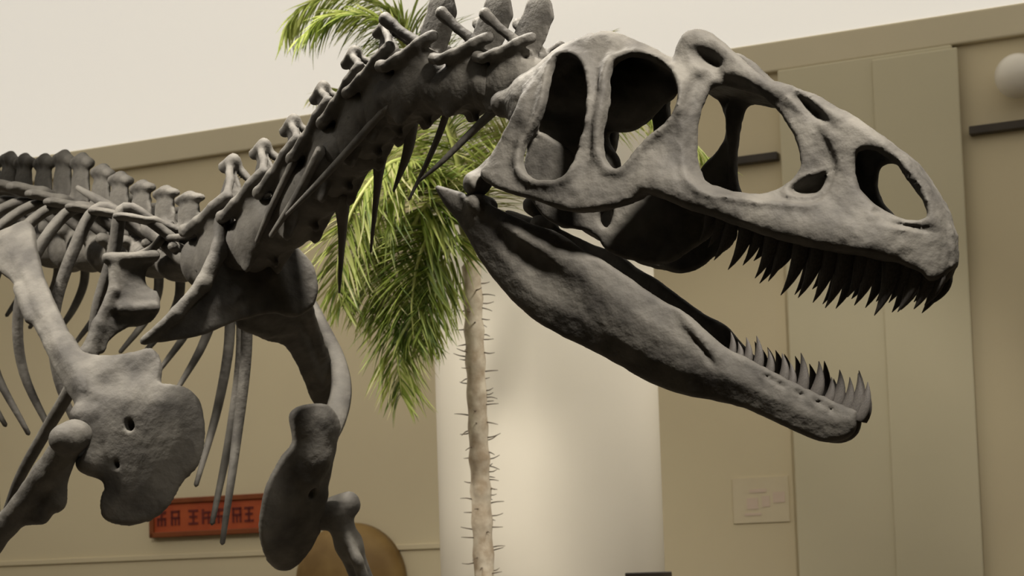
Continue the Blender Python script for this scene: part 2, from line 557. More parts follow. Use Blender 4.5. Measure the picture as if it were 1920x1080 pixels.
# spotlights added out of view to brighten bones, palm, column and wall
for i, (p, t, e, ang, what) in enumerate(LAMPS):
    d = nrm(np.array(t) - np.array(p))
    tl = thing('added_lamp', (p[0], p[1], ceil_z), 'added unseen black ceiling spotlight ' + what, 'lamp', 'added ceiling spotlights')
    link('stem', box_mesh('stem', p[0] - .012, p[0] + .012, p[1] - .012, p[1] + .012, p[2], ceil_z), M_LAMP, tl)
    q = Vector(d).to_track_quat('Z', 'Y').to_matrix().to_4x4()
    hm = Matrix.Translation(Vector(np.array(p) - d * .06)) @ q
    link('lamp_head', lathe_mesh('lamp_head', [(.03, -.1), (.05, -.08), (.06, .05), (.06, .06)], 24), M_LAMP, tl, hm)
    link('lens', lathe_mesh('lens', [(.052, .0605), (.052, .064)], 24), M_LENS, tl, hm)
    aim_light('spot', 'SPOT', tuple(np.array(p) + d * .02), t, e, .12, angle=ang).parent = None

# ------------------------------------------------------------------ theropod skeleton
sk_xy = (-1.9, 6.2)
PLINTH = .40
o = link('plinth', box_mesh('plinth', -4.4, -.55, 4.0, 7.0, 0, PLINTH, .02), M_PLINTH)
tag(o, 'low grey plinth that carries the dinosaur skeleton', 'plinth')
SK = thing('dinosaur_skeleton', (sk_xy[0], sk_xy[1], PLINTH), 'mounted dark grey meat-eating dinosaur skeleton with open toothed jaws', 'skeleton')

# --- skull frame: a along the snout, h up, l to the far side
PSI, ALPHA = math.radians(-28), math.radians(10.5)
SQ = pix(1330, 300, 3.45)
hz = np.array([math.cos(PSI), math.sin(PSI), 0])
SA = math.cos(ALPHA) * hz - math.sin(ALPHA) * np.array([0, 0, 1.0])
SL = np.array([-math.sin(PSI), math.cos(PSI), 0])
SH = np.cross(SA, SL)
SM = basis(SQ, SA, SH, -SL)   # local (s,h,-l): the skull is symmetric in l

SKULL_W = np.array([(-.62, .15), (-.5, .155), (-.35, .165), (-.2, .155), (-.05, .128), (.1, .098), (.25, .078), (.36, .064), (.42, .05), (.455, .036), (.48, .02), (.55, .012)])

def w_skull(s, h):
    return np.interp(s, SKULL_W[:, 0], SKULL_W[:, 1]) * (1 - .30 * sstep(.02, .26, h)) + .012 * sstep(-.02, -.14, h) * sstep(.1, -.2, s)

MAND_W = np.array([(-.62, .13), (-.5, .145), (-.3, .14), (-.1, .112), (.05, .086), (.15, .066), (.22, .045), (.27, .026), (.31, .012), (.5, .008)])

def w_mand(s, h):
    return np.interp(s, MAND_W[:, 0], MAND_W[:, 1])

def to_sh(p, wf):
    r = ray(*p)
    s, h = 0., 0.
    w = .1
    for _ in range(30):
        t = (-w - np.dot(CAM - SQ, SL)) / np.dot(r, SL)
        P = CAM + t * r - SQ
        s, h = np.dot(P, SA), np.dot(P, SH)
        w = .5 * w + .5 * float(wf(s, h))
    return s, h

def trace(pts, wf, n=5, smooth=True):
    q = np.array([to_sh(p, wf) for p in pts])
    return crom(q, n, True) if smooth else q

OUT = [(905, 330), (915, 305), (940, 262), (958, 225), (975, 190), (1008, 142), (1040, 105), (1075, 80), (1110, 66), (1140, 62), (1180, 76), (1220, 94), (1250, 112), (1266, 122),
       (1268, 98), (1278, 76), (1300, 59), (1325, 58), (1350, 73), (1385, 105), (1420, 135), (1447, 155), (1480, 160), (1520, 180), (1560, 204), (1600, 225), (1650, 258), (1690, 295), (1728, 345), (1757, 390),
       (1774, 430), (1781, 470), (1779, 500), (1766, 522), (1745, 528), (1725, 512), (1690, 497), (1630, 484), (1560, 473), (1500, 460), (1440, 444), (1400, 430), (1350, 412), (1300, 396), (1250, 376), (1215, 366),
       (1190, 378), (1150, 390), (1100, 398), (1055, 394), (1010, 378), (960, 364), (925, 350)]
LTF = [(1070, 107), (1092, 118), (1105, 150), (1107, 190), (1102, 235), (1092, 275), (1080, 312), (1062, 336), (1030, 341), (1000, 335), (983, 312), (987, 278), (1004, 245), (1022, 208), (1030, 172), (1036, 138), (1050, 114)]
ORB = [(1160, 118), (1195, 106), (1232, 112), (1262, 135), (1276, 170), (1272, 205), (1250, 234), (1224, 256), (1198, 284), (1180, 308), (1162, 319), (1146, 312), (1136, 290), (1133, 256), (1140, 215), (1146, 175), (1148, 140)]
AOF = [(1316, 186), (1330, 162), (1355, 150), (1390, 155), (1420, 172), (1448, 197), (1472, 228), (1488, 260), (1497, 292), (1496, 316), (1474, 342), (1438, 362), (1390, 362), (1345, 350), (1316, 332), (1303, 295), (1302, 250), (1308, 215)]
MXF = [(1478, 352), (1500, 334), (1530, 325), (1552, 320), (1550, 345), (1536, 368), (1505, 374), (1482, 368)]
NAR = [(1604, 300), (1612, 284), (1635, 279), (1662, 288), (1695, 312), (1722, 345), (1738, 380), (1742, 402), (1728, 414), (1700, 412), (1664, 398), (1634, 378), (1612, 352), (1603, 325)]

g = Grid((-.60, -.34, -.215), (.56, .36, .215), .005)
S2, H2 = g.ax[0][:, None], g.ax[1][None, :]
S3, H3, L3 = g.full()
outer = poly_sdf(S2, H2, trace(OUT, w_skull))
holes = [poly_sdf(S2, H2, trace(p, w_skull)) for p in (LTF, ORB, AOF, NAR)]
hole = np.minimum.reduce(holes)
side = np.maximum(outer, -hole)
W2 = w_skull(S2, H2)
def ell(px, py, rx, ry, ang=0, wf=w_skull):
    c = to_sh((px, py), wf)
    ca, sa = math.cos(ang), math.sin(ang)
    k = 3.45 / F_PX
    x, y = (S2 - c[0]), (H2 - c[1])
    return np.sqrt(((x * ca + y * sa) / (rx * k * 1.1)) ** 2 + ((-x * sa + y * ca) / (ry * k)) ** 2)
FOSSA = [(1296, 150), (1370, 138), (1450, 178), (1520, 222), (1560, 265), (1574, 320), (1545, 384), (1480, 388), (1400, 380), (1330, 366), (1292, 318), (1285, 240)]
fos = poly_sdf(S2, H2, trace(FOSSA, w_skull))
W2 = W2 - .012 * sstep(.008, -.012, fos)
# lit ridge bounding the orbit in front and the lacrimal face behind it sinks
mx = poly_sdf(S2, H2, trace(MXF, w_skull))
W2 = W2 - .024 * sstep(.006, -.014, mx)
rim = np.exp(-(np.minimum(np.abs(holes[0]), np.abs(holes[1])) / .014) ** 2)
W2 = W2 + .008 * rim
W2 = W2 - .026 * np.exp(-ell(1518, 203, 44, 15, -.62) ** 2.6)          # nasal hollow
W2 = W2 - .03 * np.exp(-ell(1330, 113, 30, 20, -.5) ** 2.6)           # hollow of the brow horn
W2 = W2 - .014 * np.exp(-ell(1650, 400, 11, 10) ** 2)
W2 = W2 - .010 * np.exp(-ell(1708, 428, 30, 7, -.05) ** 2)
W2 = W2 - .008 * np.exp(-ell(1335, 300, 30, 40) ** 4)
UPE = [(1215, 362), (1250, 374), (1300, 394), (1350, 410), (1400, 428), (1440, 442), (1500, 458), (1560, 471), (1630, 482), (1690, 494), (1725, 508), (1745, 524)]
tl_ = np.array([to_sh(p, w_skull) for p in UPE])
hd = H2 - np.interp(S2, tl_[:, 0], tl_[:, 1]) - .024
W2 = W2 + .026 * np.exp(-(hd / np.where(hd > 0, .048, .03)) ** 2) * sstep(tl_[0, 0] - .06, tl_[0, 0] + .06, S2) * sstep(.46, .36, S2)   # bulging upper lip of the jaw
W2 = W2 + .012 * np.exp(-ell(1300, 80, 40, 26, -.5) ** 2)
W2 = W2 + .006 * np.exp(-ell(1130, 200, 8, 130, .05) ** 2)
TH = .012 + .006 * sstep(-.02, -.10, H2 + S2 * 0) + .004 * rim
gs, gh = np.gradient(W2, g.vox)
GN = np.sqrt(1 + np.minimum(gs ** 2 + gh ** 2, 6))
t3 = (np.abs(L3) - W2[:, :, None]) / GN[:, :, None]
g.merge(sheet(side[:, :, None], t3, TH[:, :, None], .010), .004)
# roof between the two sides
ROOF = [(985, 165), (1040, 108), (1100, 74), (1140, 68), (1200, 90), (1262, 122), (1350, 146), (1450, 166), (1520, 186), (1600, 231), (1690, 300), (1757, 393), (1776, 440), (1778, 490)]
rf = np.array([to_sh(p, w_skull) for p in ROOF])
rd = np.full((g.n[0], g.n[1]), 1e9)
for i in range(len(rf) - 1):
    a, b = rf[i], rf[i + 1]
    e = b - a
    tt = np.clip(((S2 - a[0]) * e[0] + (H2 - a[1]) * e[1]) / np.dot(e, e), 0, 1)
    rd = np.minimum(rd, np.hypot(S2 - a[0] - tt * e[0], H2 - a[1] - tt * e[1]))
wid = W2
roof = np.maximum((rd - .011)[:, :, None], np.abs(L3) - wid[:, :, None])
g.merge(roof, .012)
# braincase, back plate, palate
def sh(px, py, w):
    return np.array(to_sh((px, py), lambda s, h: w))
bc0, bc1 = sh(985, 175, .06), sh(1150, 165, .05)
g.chain([(bc0[0], bc0[1], 0), (sh(1070, 150, .05)[0], sh(1070, 150, .05)[1], 0), (bc1[0], bc1[1], 0), (*sh(1225, 150, .03), 0)], [.062, .085, .07, .04], .02)
g.chain([(*sh(985, 215, .05), 0), (*sh(1060, 250, .05), 0), (*sh(1110, 300, .05), 0)], [.055, .055, .035], .02)
cd = sh(945, 195, .0)
g.chain([(bc0[0], bc0[1], 0), (cd[0] - .0, cd[1], 0)], [.045, .028], .02)
for sg_ in (-1, 1):
    g.chain([(*sh(985, 170, .05), 0), (*to_sh((985, 215), w_skull), sg_ * .14)], [.04, .026], .02, ((1, 0, 0), .5))
    # quadrate with its jaw joint
    g.chain([(*sh(985, 235, .12), sg_ * .11), (*sh(925, 315, .13), sg_ * .13), (*sh(893, 344, .14), sg_ * .138)], [.022, .018, .026], .012)
    g.chain([(*sh(893, 346, .12), sg_ * .12), (*sh(893, 346, .15), sg_ * .155)], [.021, .021], .01)
PTER = [(1000, 250), (1060, 275), (1120, 330), (1200, 350), (1290, 372), (1330, 405), (1318, 440), (1285, 462), (1255, 484), (1222, 493), (1185, 487), (1150, 478), (1128, 466), (1108, 440), (1090, 430), (1050, 425), (1015, 400), (985, 340)]
wp = lambda s, h: .085
pt = poly_sdf(S2, H2, trace(PTER, wp))
pt = np.maximum(pt, -poly_sdf(S2, H2, trace([(1122, 395), (1140, 392), (1138, 412), (1128, 424), (1118, 412)], wp)))
tp = np.abs(L3) - (.085 - .03 * sstep(-.3, -.1, S2))[:, :, None]
g.merge(sheet(pt[:, :, None], tp, .011, .008), .008)
# palate shelf
pal = np.array([to_sh(p, w_skull) for p in [(1230, 366), (1330, 395), (1450, 432), (1560, 455), (1700, 470)]])
hp = np.interp(S2, pal[:, 0], pal[:, 1]) + .015
g.merge(np.maximum(np.maximum(np.abs(H3 - hp[:, :, None]) - .006, np.abs(L3) - W2[:, :, None]), np.maximum(pal[0, 0] - S3, S3 - pal[-1, 0])), .008)
g.rough(.0013, 85.)
g.rough(.0009, 190.)
skull_mesh = g.mesh('skull')
SKULL = link('skull', skull_mesh, M_BONE, SK, SM)

# --- lower jaw
MAND = [(818, 348), (850, 356), (900, 374), (950, 398), (1000, 420), (1050, 437), (1090, 466), (1140, 494), (1190, 528), (1245, 565), (1290, 588), (1330, 625), (1362, 652), (1400, 670), (1450, 697), (1500, 722), (1550, 745), (1592, 764), (1612, 772),
        (1617, 786), (1607, 805), (1588, 823), (1560, 830), (1520, 822), (1450, 790), (1385, 762), (1320, 748), (1260, 735), (1200, 710), (1130, 670), (1060, 635), (1000, 602), (955, 562), (920, 520), (893, 480), (872, 440), (850, 405), (828, 375)]
g = Grid((-.66, -.68, -.19), (.36, .04, .19), .005)
S2, H2 = g.ax[0][:, None], g.ax[1][None, :]
S3, H3, L3 = g.full()
mp = trace(MAND, w_mand)
md = poly_sdf(S2, H2, mp)
W2 = w_mand(S2, H2)
W2 = W2 + .012 * np.exp(-ell(960, 418, 130, 16, -.45, w_mand) ** 2) - .010 * np.exp(-ell(1010, 500, 120, 40, -.55, w_mand) ** 2)
W2 = W2 + .008 * np.exp(-ell(1200, 620, 120, 40, -.5, w_mand) ** 2) + .010 * np.exp(-ell(1310, 620, 60, 10, -.8, w_mand) ** 2) - .007 * np.exp(-ell(1325, 655, 28, 7, -.8, w_mand) ** 2)
for q in ((1465, 722), (1500, 738), (1535, 754), (1440, 707), (1560, 768)):
    W2 = W2 - .008 * np.exp(-ell(*q, 9, 5, -.4, w_mand) ** 2)
mt = np.array([to_sh(p, w_mand) for p in MAND[:19]])
W2 = W2 - .11 * np.clip(np.interp(S2, mt[:, 0], mt[:, 1]) - H2 - .03, 0, .2) * sstep(.27, .1, S2)      # the lower edge turns inwards
gs, gh = np.gradient(W2, g.vox)
GN = np.sqrt(1 + np.minimum(gs ** 2 + gh ** 2, 6))
t3 = (np.abs(L3) - W2[:, :, None]) / GN[:, :, None]
TH = .009 + .28 * np.clip(-md, 0, .045)
g.merge(sheet(md[:, :, None], t3, TH[:, :, None], .008), .004)
# inner lower jaw plate (splenial) and joint cup
jc = to_sh((900, 378), w_mand)
for sg_ in (-1, 1):
    g.chain([(jc[0], jc[1] - .005, sg_ * .11), (jc[0], jc[1] - .005, sg_ * .155)], [.02, .02], .012)
g.rough(.0010, 80.)
JAW = link('lower_jaw', g.mesh('lower_jaw'), M_BONE, SK, SM)

# --- teeth
def tooth_mesh(name, bend):
    V, Fs, N, K = [], [], 8, 8
    for i in range(N):
        t = i / (N - 1)
        r = .5 * (1 - t ** 1.6) + .02
        for k in range(K):
            a = 2 * math.pi * k / K
            V.append((r * math.cos(a) + bend * (t - t * t), t, .55 * r * math.sin(a)))
    for i in range(N - 1):
        for k in range(K):
            l = (k + 1) % K
            Fs.append((i * K + k, (i + 1) * K + k, (i + 1) * K + l, i * K + l))
    Fs.append(tuple(range(K)))
    Fs.append(tuple((N - 1) * K + k for k in range(K))[::-1])
    me = mesh_py(name, V, Fs, True)
    me.materials.append(M_TOOTH)
    return me
TOOTH = tooth_mesh('tooth', 1.0)
def add_tooth(parent, base, tip, wf, width, sgn, jig=0.0):
    width *= 1.3
    b = np.array(to_sh(base, wf))
    t = np.array(to_sh(tip, wf))
    if sgn > 0:
        t = b + (t - b) * (.88 + jig)
    wl = float(wf(b[0], b[1])) - .004
    B = SQ + SA * b[0] + SH * b[1] + SL * wl * sgn
    T = SQ + SA * t[0] + SH * t[1] + SL * (wl - .006) * sgn
    y = T - B
    ln = np.linalg.norm(y)
    y = y / ln
    x = nrm(SA - y * np.dot(SA, y))
    z = np.cross(x, y)
    M = basis(B - y * .012, x * width, y * (ln + .012), z * width)
    link('tooth', TOOTH, None, parent, M)
def edge_y(x, pts):
    a = np.array(pts)
    return float(np.interp(x, a[:, 0], a[:, 1]))
UPT = [((1328, ), (1306, 452), .018), ((1348, ), (1322, 462), .02), ((1368, ), (1333, 486), .024), ((1396, ), (1360, 504), .026), ((1418, ), (1388, 496), .022), ((1444, ), (1411, 520), .026), ((1466, ), (1436, 526), .024),
       ((1500, ), (1459, 552), .028), ((1528, ), (1492, 557), .028), ((1553, ), (1520, 566), .028), ((1580, ), (1543, 576), .03), ((1612, ), (1585, 556), .026), ((1632, ), (1598, 571), .028), ((1668, ), (1635, 590), .03), ((1694, ), (1662, 566), .024), ((1712, ), (1678, 583), .026), ((1734, ), (1709, 578), .026), ((1752, ), (1728, 570), .024)]
for i, (b, t, w) in enumerate(UPT):
    for sgn in (-1, 1):
        add_tooth(SKULL, (b[0], edge_y(b[0], UPE) - 6), t, w_skull, w, sgn, .2 * math.sin(i * 2.4))
LOE = [(1330, 625), (1362, 652), (1400, 670), (1450, 697), (1500, 722), (1550, 745), (1592, 764), (1612, 772)]
LOT = [(1366, 621, .014), (1380, 640, .014), (1395, 631, .016), (1414, 628, .018), (1436, 653, .016), (1462, 661, .018), (1477, 679, .016), (1497, 660, .02), (1532, 676, .022), (1556, 706, .018), (1571, 692, .022), (1590, 706, .02), (1606, 699, .022), (1624, 715, .022)]
for i, (tx, ty, w) in enumerate(LOT):
    bx = min(tx + 2 if tx < 1500 else tx - 8, 1608)
    for sgn in (-1, 1):
        add_tooth(JAW, (bx, edge_y(bx, LOE) + 6), (tx, ty), w_mand, w, sgn, .2 * math.sin(i * 1.7))

# --- vertebrae
def vertebra_mesh(name, kind):
    if kind != 'back':
        g = Grid((-.16, -.15, -.12), (.17, .15, .25), .005)
        g.chain([(-.075, 0, 0), (0, 0, .0), (.065, 0, 0)], [.060, .048, .058], .01)
        g.capsule((.06, 0, 0), (.08, 0, 0), .036, .022)
        g.capsule((0, 0, .03), (0, 0, .07), .040, .030, .014)
        g.capsule((.01, 0, -.03), (.02, 0, -.068), .018, .010, .012, ((0, 1, 0), .5))
        for s in (-1, 1):
            # lateral ridge from the front joint to the rear joint
            g.chain([(.092, s * .050, .092), (.055, s * .058, .078), (0, s * .066, .060), (-.04, s * .068, .050), (-.065, s * .06, .056)], [.013, .013, .012, .012, .015], .005)
            g.chain([(.05, s * .03, .066), (-.04, s * .035, .06)], [.022, .022], .01, ((0, 0, 1), .5))
            g.chain([(.02, s * .046, .045), (.0, s * .042, .0), (-.03, s * .036, -.050)], [.040, .036, .022], .02, ((0, 1, 0), .35))
            if kind == 'front':
                g.chain([(.04, s * .03, .085), (-.01, s * .048, .12), (-.055, s * .058, .155)], [.014, .010, .015], .006)
            else:
                g.chain([(.092, s * .05, .092), (.06, s * .025, .135), (.03, s * .008, .175)], [.009, .008, .008], .006)
        if kind == 'front':
            g.chain([(.025, 0, .08), (.045, 0, .12), (.06, 0, .155)], [.05, .046, .05], .008, ((0, 1, 0), .2))
        else:
            g.chain([(.015, 0, .055), (.018, 0, .11), (.022, 0, .172)], [.066, .040, .016], .008, ((0, 1, 0), .26))
            g.capsule((-.005, 0, .180), (.035, 0, .184), .012, .014, .01)
    else:
        g = Grid((-.13, -.24, -.12), (.13, .24, .40), .0065)
        g.chain([(-.08, 0, 0), (0, 0, .004), (.075, 0, 0)], [.07, .048, .066], .01)
        g.capsule((0, 0, .05), (0, 0, .12), .05, .04, .02, ((0, 1, 0), .7))
        for s in (-1, 1):
            g.chain([(0, s * .03, .11), (-.01, s * .12, .15), (-.02, s * .2, .16)], [.034, .026, .026], .02, ((0, 0, 1), .6))
            g.chain([(.02, s * .02, .1), (.09, s * .03, .12)], [.025, .018], .014)
            g.chain([(-.02, s * .02, .11), (-.09, s * .03, .14)], [.025, .018], .014)
            g.chain([(.03, s * .03, .03), (.04, s * .07, .05)], [.025, .02], .012)
        g.chain([(-.005, 0, .10), (-.015, 0, .15), (-.025, 0, .195)], [.06, .062, .068], .012, ((0, 1, 0), .2))
        g.chain([(-.09, 0, .248), (-.02, 0, .256), (.045, 0, .245)], [.017, .019, .016], .014)
        g.chain([(-.06, 0, .12), (-.07, 0, .2)], [.018, .012], .01)
    g.rough(.0015, 70.)
    me = g.mesh(name)
    me.materials.append(M_BONE)
    return me
NECK_V = vertebra_mesh('neck_vertebra', 'neck')
FRONT_V = vertebra_mesh('neck_vertebra', 'front')
BACK_V = vertebra_mesh('back_vertebra', 'back')
NECK = [(962, 158, 3.72, .88), (885, 163, 3.80, .95), (792, 172, 3.91, 1.02), (732, 203, 4.0, 1.02), (688, 247, 4.07, 1.05), (632, 312, 4.16, 1.08), (570, 382, 4.26, 1.12), (500, 440, 4.38, 1.18), (428, 478, 4.52, 1.25)]
BACK = [(360, 492, 4.68), (312, 486, 4.84), (268, 482, 5.00), (226, 478, 5.15), (187, 472, 5.30), (150, 466, 5.45), (115, 461, 5.59), (80, 456, 5.73), (47, 452, 5.87), (14, 448, 6.01), (-18, 444, 6.15), (-49, 441, 6.29), (-80, 438, 6.43)]
npts = np.array([pix(a, b, c) for a, b, c, _ in NECK])
bpts = np.array([pix(a, b, c) for a, b, c in BACK])
allp = np.vstack([npts, bpts])
tang = np.gradient(allp, axis=0)
VERT = []
for i in range(len(allp)):
    x = -nrm(tang[i])
    z = nrm(np.array([0, 0, 1.]) - x * x[2])
    y = np.cross(z, x)
    if i < len(npts):
        s = NECK[i][3]
        VERT.append(link('neck_vertebra', FRONT_V if i < 3 else NECK_V, None, SK, basis(allp[i], x * s, y * s, z * s)))
    else:
        k = i - len(npts)
        s = .92 + .08 * min(k / 4, 1)
        z = nrm(z + x * random.uniform(-.08, .08) + y * random.uniform(-.04, .04))
        x = np.cross(y, z)
        sz = random.uniform(.96, 1.04) * [.66, .72, .80, .88, .95, 1.0, 1.02, 1.04, 1.04, 1.03, 1.02, 1.0, 1.0][k]
        VERT.append(link('back_vertebra', BACK_V, None, SK, basis(allp[i], x * s, y * s, z * sz)))

# --- neck ribs: slender rods that run back from each neck vertebra
NR = [(4, [(735, 190, 3.92), (662, 272, 4.02), (592, 348, 4.10), (538, 402, 4.17)], [.014, .012, .010, .006]),
      (5, [(602, 282, 4.09), (556, 368, 4.17), (508, 442, 4.24)], [.018, .014, .008]),
      (6, [(552, 300, 4.18), (508, 392, 4.24), (482, 452, 4.3)], [.014, .012, .008]),
      (2, [(856, 138, 3.84), (832, 228, 3.88), (802, 302, 3.91), (767, 374, 3.94)], [.014, .011, .008, .004]),
      (1, [(945, 190, 3.72), (885, 247, 3.78), (830, 302, 3.82), (788, 338, 3.86)], [.015, .011, .008, .004]),
      (3, [(772, 225, 4.02), (764, 285, 4.04), (738, 358, 4.06)], [.024, .016, .004]),
      (4, [(712, 285, 4.12), (708, 345, 4.14), (695, 472, 4.18)], [.03, .014, .004]),
      (5, [(640, 360, 4.2), (642, 430, 4.24), (636, 548, 4.28)], [.035, .016, .004])]
for vi, pts, r in NR:
    me, m = sweep('neck_rib', [pix(*p) for p in pts], r, np.array(r) * .7, FW + UP)
    link('neck_rib', me, M_BONE, VERT[vi], m)

# --- trunk ribs
for i in range(12):
    c = bpts[i]
    x = -nrm(tang[len(npts) + i])
    x = nrm(x * np.array([1, 1, 0]))
    left = np.cross([0, 0, 1.], x)
    ln = [.72, .84, .92, .96, .98, .96, .92, .86, .78, .68, .56, .44][i]
    wd = [.20, .25, .29, .32, .34, .35, .35, .34, .32, .30, .27, .24][i]
    for s in (1, -1):
        back = -x
        ln = [.72, .70, .62, .36, .32, .3, .3, .3, .3, .3, .28, .25][i] if s > 0 else [.5, .5, .5, .5, .5, .48, .46, .44, .42, .4, .36, .3][i]
        P = [c + left * s * .06 + np.array([0, 0, .05]) + x * .03,
             c + left * s * .17 + np.array([0, 0, .13]) + back * .02,
             c + left * s * (wd * .92) + np.array([0, 0, .02]) + back * .07,
             c + left * s * (wd * 1.06) + np.array([0, 0, -.28 * ln]) + back * .13,
             c + left * s * (wd * .98) + np.array([0, 0, -.62 * ln]) + back * .17,
             c + left * s * (wd * .70) + np.array([0, 0, -1.0 * ln]) + back * .15]
        me, m = sweep('rib', P, [.014, .024, .024, .019, .015, .008], [.013, .016, .016, .015, .013, .007], x)
        link('rib', me, M_BONE, SK, m)

# --- traced flat bones
def plate(name, poly, plane, th, lens, vox, bow=0.0, extra=None, curl=None, holes=(), parent=SK, r=.007, material=M_BONE):
    """bone plate: outline given as pixels on a plane through three (px,py,depth) points"""
    a, b, c = [pix(*p) for p in plane]
    e1 = nrm(b - a)
    n = nrm(np.cross(e1, c - a))
    if np.dot(n, FW) < 0:
        n = -n
    e2 = np.cross(n, e1)
    def uv0(p, o=0.0):
        r_ = ray(*p)
        t = (np.dot(a - CAM, n) + o) / np.dot(r_, n)
        q = CAM + t * r_ - a
        return np.dot(q, e1), np.dot(q, e2)
    cen = np.array([uv0(p) for p in poly]).mean(0)
    vs = 1 if e2[2] > 0 else -1
    v0 = uv0((curl[0], curl[1]))[1] if curl else 0.0
    def offs(u, v):
        o = bow * ((u - cen[0]) ** 2 + (v - cen[1]) ** 2)
        if curl:      # the part below a pixel row curls away from the viewer
            o = o + curl[2] * np.maximum(0, (v0 - v) * vs) ** 2
        return o
    def uv(p):
        q = uv0(p)
        for _ in range(12):
            q = uv0(p, float(offs(*q)))
        return q
    pp = crom(np.array([uv(p) for p in poly]), 5, True)
    lo, hi = pp.min(0) - .06, pp.max(0) + .06
    g = Grid((lo[0], lo[1], -.12), (hi[0], hi[1], .22), vox)
    U2, V2 = g.ax[0][:, None], g.ax[1][None, :]
    d = poly_sdf(U2, V2, pp)
    for h in holes:
        hc = uv(h[:2])
        d = np.maximum(d, h[2] - np.hypot(U2 - hc[0], V2 - hc[1]))
    off = offs(U2, V2)
    N3 = g.full()[2]
    TH = th + lens * np.clip(-d, 0, .05)
    g.merge(sheet(d[:, :, None], N3 - off[:, :, None], TH[:, :, None], r), .004)
    if extra:
        def loc(px, py, o=0.0):
            q = uv((px, py))
            return np.array([q[0], q[1], o + float(offs(*q))])
        extra(g, loc)
    g.rough(.0014, 60.)
    M = basis(a, e1, e2, n)
    return link(name, g.mesh(name), material, parent, M)

# near shoulder blade with its coracoid
SCAP = [(-14, 452), (18, 428), (58, 419), (70, 470), (84, 522), (110, 582), (142, 642), (166, 664), (205, 668), (250, 662), (288, 655), (303, 684), (301, 716), (322, 722), (350, 728), (374, 752), (383, 800), (374, 862), (342, 902), (312, 950), (282, 974), (238, 985), (198, 976), (189, 946), (197, 912), (178, 892), (158, 872), (168, 838), (164, 802), (148, 770), (128, 735), (100, 686), (68, 618), (50, 596), (40, 560), (22, 528), (-8, 500)]
def scap_extra(g, f):
    g.chain([(f(120, 650, -.004)), f(170, 740, -.012)], [.02, .028], .03)
    g.chain([f(165, 790, -.02), f(172, 870, -.015)], [.036, .032], .03)
    g.ellipsoid(f(150, 832, -.03), (.035, .05, .035), .02, cut=True)
    g.ellipsoid(f(250, 803, -.02), (.013, .014, .025), .004, cut=True)
    g.ellipsoid(f(224, 876, -.02), (.009, .010, .02), .004, cut=True)
    g.ellipsoid(f(255, 705, -.03), (.08, .035, .02), .03, cut=True)
    g.chain([f(40, 545, -.005), f(58, 600, -.005)], [.018, .014], .012)
plate('shoulder_blade', SCAP, [(280, 760, 4.42), (380, 720, 4.40), (40, 440, 4.80)], 0.012, .22, .006, .04, scap_extra, (220, 690, 1.3))

# far shoulder blade: plate like coracoid and the pale strap of the blade
COR2 = [(545, 778), (556, 764), (585, 757), (614, 760), (636, 792), (630, 832), (618, 890), (604, 950), (592, 1008), (562, 1054), (530, 1071), (502, 1052), (488, 1004), (490, 958), (502, 908), (526, 862), (548, 832), (546, 800)]
def cor_extra(g, f):
    g.chain([f(600, 790, -.0), f(590, 860, -.01), f(575, 900, -.015)], [.022, .028, .02], .03)
    g.chain([f(598, 930, 0), f(585, 990, 0)], [.02, .016], .02)
    g.ellipsoid(f(577, 922, -.02), (.011, .020, .022), .004, cut=True)
plate('shoulder_blade', COR2, [(560, 850, 4.64), (620, 850, 4.70), (590, 770, 4.66)], .012, .25, .006, .06, cor_extra, (580, 800, .9))
st = [(556, 512, 5.1), (580, 560, 5.02), (606, 612, 4.95), (632, 670, 4.87), (640, 730, 4.80), (626, 790, 4.74), (600, 850, 4.68)]
me, m = sweep('shoulder_blade_strap', [pix(*p) for p in st], [.014, .016, .018, .022, .028, .03, .02], [.010, .011, .012, .012, .013, .014, .012], RT + .3 * FW)
link('shoulder_blade_strap', me, M_BONE, SK, m)

# broad dark first rib plates below the neck base
RB = [(425, 412), (470, 420), (540, 450), (588, 500), (594, 560), (560, 592), (505, 588), (440, 604), (380, 628), (328, 638), (272, 645), (268, 634), (300, 606), (345, 566), (382, 515), (402, 465), (408, 425)]
def rb_extra(g, f):
    g.chain([f(418, 420, -.02), f(412, 475, -.035), f(380, 540, -.035), (f(330, 595, -.03)), f(272, 640, -.01)], [.022, .02, .018, .015, .01], .015)
    g.chain([f(500, 440, .0), f(520, 520, -.01), f(545, 580, -.005)], [.024, .02, .014], .02)
    g.chain([f(470, 450, .0), f(440, 570, -.008)], [.026, .016], .02)
plate('rib_plate', RB, [(400, 520, 4.42), (560, 520, 4.46), (420, 620, 4.40)], .008, .16, .006, .05, rb_extra)
for p, r in (([(145, 352, 4.98), (205, 388, 4.9), (262, 425, 4.80), (300, 446, 4.72), (336, 482, 4.62), (375, 506, 4.52)], [.008, .016, .018, .022, .018, .012]),
             ([(200, 484, 4.72), (240, 486, 4.70), (280, 470, 4.68), (305, 446, 4.66)], [.014, .014, .012, .012]),
             ([(388, 430, 4.50), (352, 442, 4.56), (312, 446, 4.62)], [.01, .009, .008]),
             ([(470, 380, 4.36), (400, 408, 4.5), (345, 432, 4.6)], [.012, .014, .012])):
    me, m = sweep('rib_head', [pix(*q) for q in p], r, np.array(r) * .8, UP)
    link('rib_head', me, M_BONE, SK, m)
FR = [(206, 480), (250, 478), (290, 482), (296, 530), (300, 570), (288, 600), (262, 612), (240, 615), (205, 640), (195, 662), (160, 664), (166, 638), (186, 596), (208, 552), (215, 515)]
